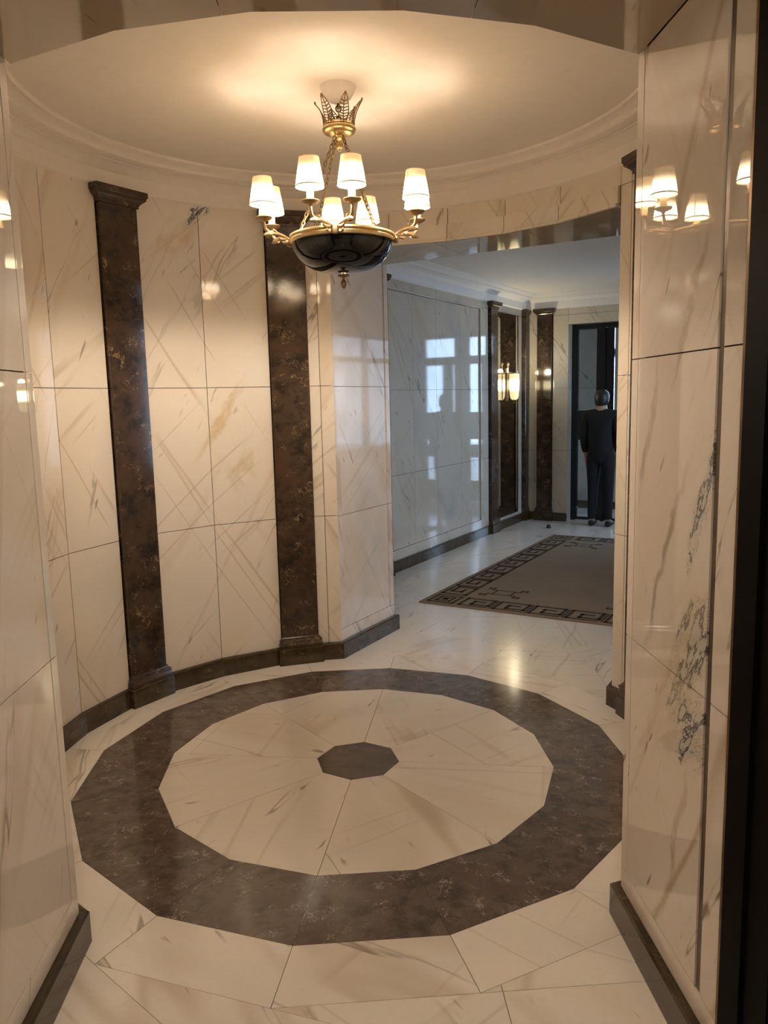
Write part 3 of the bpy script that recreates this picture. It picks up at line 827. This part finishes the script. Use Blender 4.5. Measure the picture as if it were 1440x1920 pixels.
pil_hall(sum(PU[1]) / 2, VH + .0195, HA + pi, .198, .052, 'dark hall pilaster at the left edge of the tall mirror and sconce')
pil_hall(6.600, VH + .0195, HA + pi, .115, .066, 'narrow dark pilaster in the hall corner, right of the tall mirror', .5)
pil_hall(UE + .0195, 1.4375, HA + pi / 2, .185, .055, 'dark pilaster on the hall end wall, left of the black glass door')

# ------------------------------------------------------------------ mirror and sconce
mt = thing('wall_mirror', 'tall narrow wall mirror behind the lit sconce between two hall pilasters', 'mirror', (*hall(6.05, VH), 0), HA)
# local: x along +u, -y to the room
m = MB(); m.box(-.330, .330, -.004, .016, .139, 2.495); m.build('mirror_glass', M_mirror, mt)
m = MB()
for q in ((-.336, -.328, .137, 2.497), (.328, .336, .137, 2.497)): m.box(q[0], q[1], -.010, .018, q[2], q[3])
for z in (.137, 2.488): m.box(-.328, .328, -.010, .018, z, z + .009)
m.build('mirror_frame', M_pil, mt)
st = thing('wall_sconce', 'lit brass wall sconce with frosted glass shade mounted on the tall mirror', 'lamp', (*hall(6.02, VH - .012), 1.515), HA)
m = MB(); m.box(-.020, .020, -.006, .006, -.02, .36); m.build('back_plate', M_brass, st, bevel=.003)
m = MB(); m.tube([(-.05, -.028, .0), (-.05, -.028, .12), (-.05, -.028, .40)], .007, 8); m.lathe([(.0, 0), (.012, .006), (.014, .016), (.006, .028), (0, .030)], 10, z=.395, cx=-.05, cy=-.028)
m.build('stem', M_brass, st)
m = MB(); m.lathe([(.056, 0), (.062, 0), (.062, .022), (.056, .022), (.056, 0)], 24, z=.290, cx=.02, cy=-.078)
m.tube([(-.05, -.028, .30), (-.03, -.05, .30), (.02, -.078, .30)], .006, 6); m.tube([(0, 0, .30), (-.03, -.015, .31), (-.05, -.028, .30)], .006, 6)
m.build('collar', M_brass, st)
pr = [(0, -.012), (.028, -.006), (.043, .010), (.051, .040), (.055, .085), (.057, .140), (.058, .215), (.058, .288)]
m = MB(); m.lathe(pr, 28, cx=.02, cy=-.078, vs=[0, .03, .08, .17, .32, .5, .75, 1.0]); m.build('shade', M_sconce, st, smooth=True)
m = MB(); m.lathe([(0, -.050), (.008, -.044), (.010, -.034), (.005, -.028), (.016, -.018), (.030, -.010), (.030, -.006)], 12, cx=.02, cy=-.078); m.build('finial', M_brass, st, smooth=True)
m = MB()
for sg in (-1, 1): m.tube([(-.05 + sg * .004, -.028, .385), (-.05 + sg * .022, -.028, .392), (-.05 + sg * .030, -.028, .412), (-.05 + sg * .020, -.028, .424), (-.05 + sg * .014, -.028, .414)], .0035, 6)
m.build('scroll', M_brass, st)
def lamp(name, loc, watt, col, rad):
    l = bpy.data.lights.new(name, 'POINT'); l.energy = watt; l.color = col; l.shadow_soft_size = rad
    o = bpy.data.objects.new(name, l); COL.objects.link(o); o.location = loc; return o
x, y = hall(6.02 + .02, VH - .012 - .078)
lamp('sconce_bulb', (x, y, 1.515 + .325), SCONCE_W, (1, .86, .60), .03)

# ------------------------------------------------------------------ rug
rg = thing('rug', 'brown and tan hall rug with a Greek key border and scroll motifs', 'rug', (*hall(2.452, 0.0), 0), HA)
RL, RWd = 3.22, 1.99
m = MB(); m.box(0, RL, -RWd / 2, RWd / 2, .0005, .010); m.build('field', M_rug, rg, bevel=.003)
kb = MB()
TZ = (.0100, .0112)
def bar(x0, y0, x1, y1, wd):
    a, b = sorted((x0, x1)); c, d = sorted((y0, y1)); h = wd / 2
    kb.box(a - h, b + h, c - h, d + h, *TZ)
def keyline(pts, wd):
    for (x0, y0), (x1, y1) in zip(pts[:-1], pts[1:]): bar(x0, y0, x1, y1, wd)
LW = .026
D0, D1 = .050, .250
def unit(fr, p0, pl_):
    """one spiral of the key; fr(a, d): a along the edge, d in from the edge"""
    h = D1 - D0
    q = [(0, 0), (0, 1), (.80, 1), (.80, .22), (.30, .22), (.30, .64), (.58, .64)]
    P = [fr(p0 + a * pl_, D0 + b * h) for a, b in q]
    keyline(P, LW)
    keyline([fr(p0, D0), fr(p0 + pl_ * .80, D0)], LW * .8)
    keyline([fr(p0 + pl_ * .90, D0), fr(p0 + pl_ * .90, D1)], LW * .55)
H2 = RWd / 2
edges = [(lambda a, d: (d, H2 - a), RWd), (lambda a, d: (RL - d, -H2 + a), RWd), (lambda a, d: (a, H2 - d), RL), (lambda a, d: (a, -H2 + d), RL)]
for fr, L in edges:
    n = round((L - .62) / .275); p_ = (L - .62) / n
    for i in range(n): unit(fr, .315 + i * p_, p_)
for cx, sx in ((0, 1), (RL, -1)):
    for cy, sy in ((H2, -1), (-H2, 1)):
        for d, e in ((.055, .255), (.100, .210), (.142, .168)):
            X0, X1, Y0, Y1 = cx + sx * d, cx + sx * e, cy + sy * d, cy + sy * e
            keyline([(X0, Y0), (X1, Y0), (X1, Y1), (X0, Y1), (X0, Y0)], LW * .8)
kb.build('key_border', M_rugd, rg)
for mx in (.51, RL - .51):
    for my in (.50, -.50):
        kb = MB()
        for sx in (-1, 1):
            bar(mx + sx * .062, my - .115, mx + sx * .062, my + .115, .014)
            for sy in (-1, 1):
                x0, y0 = mx + sx * .062, my + sy * .115
                keyline([(x0, y0), (x0 + sx * .06, y0), (x0 + sx * .06, y0 + sy * .045), (x0 + sx * .028, y0 + sy * .045), (x0 + sx * .028, y0 + sy * .02)], .014)
        for sy in (-1, 1): bar(mx - .062, my + sy * .075, mx + .062, my + sy * .075, .014)
        kb.build('scroll_motif', M_rugd, rg)

# ------------------------------------------------------------------ door stop
ds = thing('door_stop', 'small black door stop on the marble floor near the end of the rug', 'door stop', (*hall(6.10, 1.185), 0), HA)
m = MB(); m.lathe([(0, 0), (.026, 0), (.027, .006), (.022, .030), (.016, .044), (0, .048)], 16); m.build('bumper', M_rubber, ds, smooth=True)
m = MB(); m.lathe([(.0265, .0), (.033, 0), (.033, .005), (.0268, .007)], 16); m.build('floor_plate', M_chrome, ds)

# ------------------------------------------------------------------ person by the inner door
def skin(name, verts, edges_, radii, mat, parent, sub=2, root=0):
    me = bpy.data.meshes.new(name); me.from_pydata(verts, edges_, [])
    me.materials.append(mat)
    o = bpy.data.objects.new(name, me); COL.objects.link(o); o.parent = parent
    md = o.modifiers.new('skin', 'SKIN'); md.use_smooth_shade = True
    for i, r in enumerate(radii):
        sv_ = me.skin_vertices[0].data[i]; sv_.radius = r if isinstance(r, tuple) else (r, r); sv_.use_root = (i == root)
    s = o.modifiers.new('sub', 'SUBSURF'); s.levels = sub; s.render_levels = sub
    return o
pz = thing('person', 'person in a dark coat and trousers standing before the black glass door', 'person', (*hall(6.46, .680), 0), HA - pi / 2)
# local: x to the side, y towards the door (+u), height 1.62
V = [(0, 0, .86), (0, .0, 1.02), (0, 0, 1.20), (0, -.005, 1.325), (0, 0, 1.375), (0, .008, 1.43), (0, .012, 1.50), (0, .010, 1.575)]
Rr = [(.125, .10), (.115, .088), (.13, .095), (.10, .075), .052, (.060, .07), (.072, .088), (.055, .07)]
E_ = [(i, i + 1) for i in range(7)]
def add(vs, rs, frm):
    for v_, r_ in zip(vs, rs):
        V.append(v_); Rr.append(r_); E_.append((frm, len(V) - 1)); frm = len(V) - 1
    return frm
for sg in (-1, 1):
    h = add([(sg * .155, 0, 1.315), (sg * .195, -.01, 1.06), (sg * .185, .035, .86), (sg * .180, .05, .80)], [.055, .042, .030, .026], 3)
    for j, (dx, ln) in enumerate(((-.022, .070), (-.008, .080), (.008, .076), (.022, .062))):
        add([(sg * .178 + dx * .3, .055 + dx, .76), (sg * .174 + dx * .3, .062 + dx, .76 - ln * .6), (sg * .168 + dx * .3, .062 + dx, .76 - ln)], [.010, .0085, .007], h)
    add([(sg * .160, .075, .785), (sg * .150, .092, .755)], [.010, .008], h)
    add([(sg * .085, .0, .80), (sg * .092, .015, .46), (sg * .095, -.015, .09), (sg * .098, .03, .045), (sg * .102, .12, .03)], [(.075, .08), .052, .038, (.036, .035), (.034, .022)], 0)
skin('body', V, E_, Rr, M_skin, pz)
skin('coat', [(0, 0, .70), (0, 0, .95), (0, 0, 1.2), (0, -.005, 1.33), (-.155, 0, 1.315), (-.200, -.01, 1.06), (-.188, .035, .86), (.155, 0, 1.315), (.200, -.01, 1.06), (.188, .035, .86), (0, 0, 1.385)],
     [(0, 1), (1, 2), (2, 3), (3, 4), (4, 5), (5, 6), (3, 7), (7, 8), (8, 9), (3, 10)],
     [(.165, .13), (.160, .12), (.158, .115), (.12, .092), .070, .056, .047, .070, .056, .047, .062], M_coat, pz)
for sg in (-1, 1):
    skin('shoe', [(sg * .097, -.05, .036), (sg * .098, .03, .040), (sg * .104, .15, .030)], [(0, 1), (1, 2)], [.038, (.042, .040), (.042, .028)], M_rubber, pz)
skin('trousers', [(0, 0, 1.0), (0, 0, .88), (-.082, 0, .79), (-.092, .015, .46), (-.095, -.012, .07), (.082, 0, .79), (.092, .015, .46), (.095, -.012, .07)],
     [(0, 1), (1, 2), (2, 3), (3, 4), (1, 5), (5, 6), (6, 7)], [(.135, .105), (.140, .115), (.092, .098), .066, .052, (.092, .098), .066, .052], M_coat, pz)
m = MB()
prof = [(.0, 1.605), (.045, 1.598), (.070, 1.575), (.083, 1.54), (.085, 1.49), (.078, 1.44), (.060, 1.415)]
for j in range(len(prof) - 1):
    for i in range(20):
        a0, a1 = 2 * pi * i / 20, 2 * pi * (i + 1) / 20
        def hp_(k, a):
            r, z = prof[k]; f = .5 - .5 * sin(a)          # front keeps the face free
            z2 = z if z > 1.535 else 1.535 + (z - 1.535) * max(0.12, min(1, f * 1.5))
            return (r * cos(a), .010 + r * 1.15 * sin(a), z2)
        m.face([hp_(j, a0), hp_(j, a1), hp_(j + 1, a1), hp_(j + 1, a0)])
m.build('hair', M_hair, pz, smooth=True)

# ------------------------------------------------------------------ chandelier
ch_ = thing('chandelier', 'gilt empire chandelier with black bowl and eight small lit shades hanging in the rotunda', 'chandelier', (0, 0, 0), 0)
m = MB(); m.lathe([(0, 2.683), (.012, 2.683), (.030, 2.689), (.048, 2.701), (.060, 2.718), (.068, 2.738), (.070, ZT - .0005), (0, ZT - .0005)], 40)
m.build('canopy', M_canopy, ch_, smooth=True)
def torus_pts(c, ax1, ax2, r1, r2, n=14):
    c = Vector(c); ax1 = Vector(ax1).normalized(); ax2 = Vector(ax2).normalized()
    return [tuple(c + ax1 * r1 * cos(2 * pi * i / n) + ax2 * r2 * sin(2 * pi * i / n)) for i in range(n)]
m = MB()
m.lathe([(0, 2.664), (.006, 2.664), (.006, 2.684), (0, 2.684)], 10)
m.tube(torus_pts((0, 0, 2.665), (1, 0, 0), (0, 0, 1), .010, .012), .0028, 6, True)
m.tube(torus_pts((0, 0, 2.645), (0, 1, 0), (0, 0, 1), .008, .012), .0025, 6, True)
m.tube(torus_pts((0, 0, 2.627), (1, 0, 0), (0, 0, 1), .009, .011), .0025, 6, True)
m.lathe([(0, 2.600), (.010, 2.600), (.012, 2.612), (.018, 2.618), (.008, 2.622), (0, 2.622)], 12)
m.tube([(-.012, 0, 2.612), (-.022, 0, 2.628), (-.016, .004, 2.632)], .003, 6); m.tube([(.012, 0, 2.612), (.02, .004, 2.62)], .003, 6)
m.build('hook', M_iron, ch_)
m = MB(); m.lathe([(0, 2.606), (.050, 2.606), (.058, 2.609), (.060, 2.604), (.057, 2.600), (.062, 2.597), (.0655, 2.590), (.064, 2.582), (.058, 2.575), (.046, 2.570), (.030, 2.567), (.016, 2.566), (.010, 2.560),
                   (.013, 2.556), (.009, 2.550), (.007, 2.546), (.012, 2.541), (.014, 2.536), (.014, 2.528), (.011, 2.518), (.006, 2.511), (0, 2.509)], 36)
crown = m.build('crown', M_gilt, ch_, smooth=True)
# six pierced palm leaves on the crown
lm = MB()
def lp(h, sd):       # h 0..1 up the leaf, sd sideways (m)
    rr = .060 - .004 * sin(h * pi) + .034 * h ** 2.4
    return (rr, sd, 2.592 + .098 * h)
hw_ = lambda h: .004 + .0165 * sin(min(1, h * 1.02) * pi) ** .8
lm.tube([lp(i / 10, 0) for i in range(11)], [.0022] * 10 + [.003], 5)
for sg in (-1, 1):
    lm.tube([lp(i / 10, sg * hw_(i / 10)) for i in range(1, 11)], .0020, 5)
    for i in range(7):
        h = .16 + i * .10
        lm.tube([lp(h, 0), lp(h + .06, sg * hw_(h + .06))], .0023, 4)
lm.lathe([(0, 0), (.004, .003), (.004, .007), (0, .010)], 8, z=2.688, cx=.093)
l0 = lm.build('leaf', M_dullbrass, crown)
for i in range(1, 6):
    c = l0.copy(); COL.objects.link(c); c.parent = crown; c.rotation_euler = (0, 0, R_(60 * i))
l0.rotation_euler = (0, 0, 0)
for i, o in enumerate([l0] + [c for c in crown.children if c != l0]): o.rotation_euler = (0, 0, R_(290 + 60 * i))
# bowl and rim
bp_ = [(.198, 2.168), (.196, 2.150), (.188, 2.130), (.174, 2.108), (.152, 2.086), (.122, 2.069), (.086, 2.058), (.045, 2.052), (.012, 2.050), (.012, 2.054), (.044, 2.056),
       (.085, 2.062), (.120, 2.073), (.149, 2.090), (.170, 2.111), (.184, 2.132), (.192, 2.152), (.194, 2.168)]
m = MB(); m.lathe(bp_, 72); m.build('bowl', M_bowl, ch_, smooth=True)
m = MB(); m.lathe([(.193, 2.166), (.200, 2.163), (.204, 2.166), (.205, 2.176), (.203, 2.179), (.206, 2.181), (.209, 2.186), (.208, 2.192), (.203, 2.194), (.194, 2.192), (.193, 2.166)], 72)
m.build('rim', M_gilt, ch_, smooth=True)
m = MB(); m.lathe([(0, 2.066), (.006, 2.066), (.007, 2.052), (.012, 2.047), (.023, 2.043), (.024, 2.040), (.016, 2.036), (.006, 2.033), (.005, 2.025), (.009, 2.020), (.0115, 2.012), (.011, 2.004), (.007, 1.994), (0, 1.988)], 20)
m.build('finial', M_dullbrass, ch_, smooth=True)
# chains
for az in (130, 220, 310, 40):
    a = R_(az)
    p0 = Vector((.020 * cos(a), .020 * sin(a), 2.560)); p1 = Vector((.197 * cos(a), .197 * sin(a), 2.192))
    d = (p1 - p0); n = 22; step = d / n; dn = d.normalized()
    s1 = Vector((-sin(a), cos(a), 0)); s2 = dn.cross(s1)
    m = MB()
    for i in range(n):
        c = p0 + step * (i + .5)
        m.tube(torus_pts(c, dn, s1 if i % 2 else s2, step.length * .68, .0062, 10), .0021, 5, True)
    m.build('chain', M_dullbrass, ch_)
# arms: four rim mounts, two arms each
shade_prof = [(.0515, 2.304), (.0475, 2.330), (.0435, 2.356), (.0395, 2.382), (.0360, 2.406)]
RLp, HS = .295, .075
def arm_mesh(sg):
    m = MB()
    P = [(.204, 0, 2.178), (.214, sg * .010, 2.186), (.228, sg * .024, 2.194), (.246, sg * .042, 2.199), (.264, sg * .057, 2.200), (.280, sg * .068, 2.203), (.290, sg * .0735, 2.214), (.2945, sg * .075, 2.230), (RLp, sg * HS, 2.243)]
    # smooth resample
    Q = []
    for i in range(len(P) - 1):
        for k in range(3):
            f = k / 3; Q.append(tuple(P[i][j] * (1 - f) + P[i + 1][j] * f for j in range(3)))
    Q.append(P[-1]); n = len(Q)
    m.tube(Q, [.0055 + .0022 * sin(pi * i / (n - 1)) ** 2 + (.0035 if i in (0, 1) else 0) for i in range(n)], 9)
    # leaf knop at the elbow, little scrolls and mount rosette
    m.tube([(.268, sg * .060, 2.196), (.286, sg * .072, 2.196), (.298, sg * .080, 2.191)], [.009, .010, .004], 8)
    m.tube([(.250, sg * .046, 2.206), (.258, sg * .050, 2.214), (.264, sg * .056, 2.216), (.262, sg * .058, 2.210)], .003, 6)
    m.tube([(.222, sg * .018, 2.184), (.238, sg * .034, 2.182), (.248, sg * .040, 2.188)], [.006, .006, .003], 7)
    m.tube([(.206, sg * .006, 2.172), (.214, sg * .022, 2.166), (.216, sg * .030, 2.172), (.212, sg * .028, 2.178)], [.006, .006, .005, .003], 7)
    m.lathe([(0, 2.156), (.010, 2.160), (.013, 2.172), (.011, 2.186), (0, 2.192)], 10, cx=.210, cy=sg * .003)
    return m
am = {}; bm_ = {}; sm_ = {}; hm_ = {}
for az in (175.5, 265.5, 355.5, 85.5):
    for sg in (-1, 1):
        if sg not in am:
            a_o = arm_mesh(sg).build('arm', M_brass, ch_, smooth=True); am[sg] = a_o.data
            cx, cy = RLp, sg * HS
            m = MB(); m.lathe([(0, 2.240), (.008, 2.240), (.011, 2.245), (.020, 2.247), (.030, 2.252), (.0335, 2.257), (.0325, 2.259), (.026, 2.256), (.014, 2.254), (0, 2.254)], 22, cx=cx, cy=cy)
            b_o = m.build('bobeche', M_brass, a_o, smooth=True); bm_[sg] = b_o.data
            m = MB(); m.lathe([(0, 2.253), (.0135, 2.253), (.0135, 2.294), (.0125, 2.298), (0, 2.298)], 16, cx=cx, cy=cy)
            s_o = m.build('candle_sleeve', M_sleeve, a_o, smooth=True); sm_[sg] = s_o.data
            m = MB(); m.lathe(shade_prof, 32, cx=cx, cy=cy, vs=[0, .25, .5, .75, 1.0]); m.build('shade', M_shade, a_o, smooth=True)
            h_o = a_o.children[-1] if a_o.children else None
            hm_[sg] = [c for c in a_o.children if c.name.startswith('shade')][0].data
        else:
            a_o = bpy.data.objects.new('arm', am[sg]); COL.objects.link(a_o); a_o.parent = ch_
            for nm, me in (('bobeche', bm_[sg]), ('candle_sleeve', sm_[sg]), ('shade', hm_[sg])):
                c = bpy.data.objects.new(nm, me); COL.objects.link(c); c.parent = a_o
        a_o.rotation_euler = (0, 0, R_(az))
        X = RLp * cos(R_(az)) - sg * HS * sin(R_(az)); Y = RLp * sin(R_(az)) + sg * HS * cos(R_(az))
        lamp('chandelier_bulb', (X, Y, 2.330), BULB_W, (1, .82, .63), .014)
        l = bpy.data.lights.new('chandelier_bulb_down', 'SPOT'); l.energy = BULB_DOWN_W; l.color = (1, .82, .63); l.shadow_soft_size = .018
        l.spot_size = R_(158); l.spot_blend = .35
        o = bpy.data.objects.new('chandelier_bulb_down', l); COL.objects.link(o); o.location = (X, Y, 2.306)
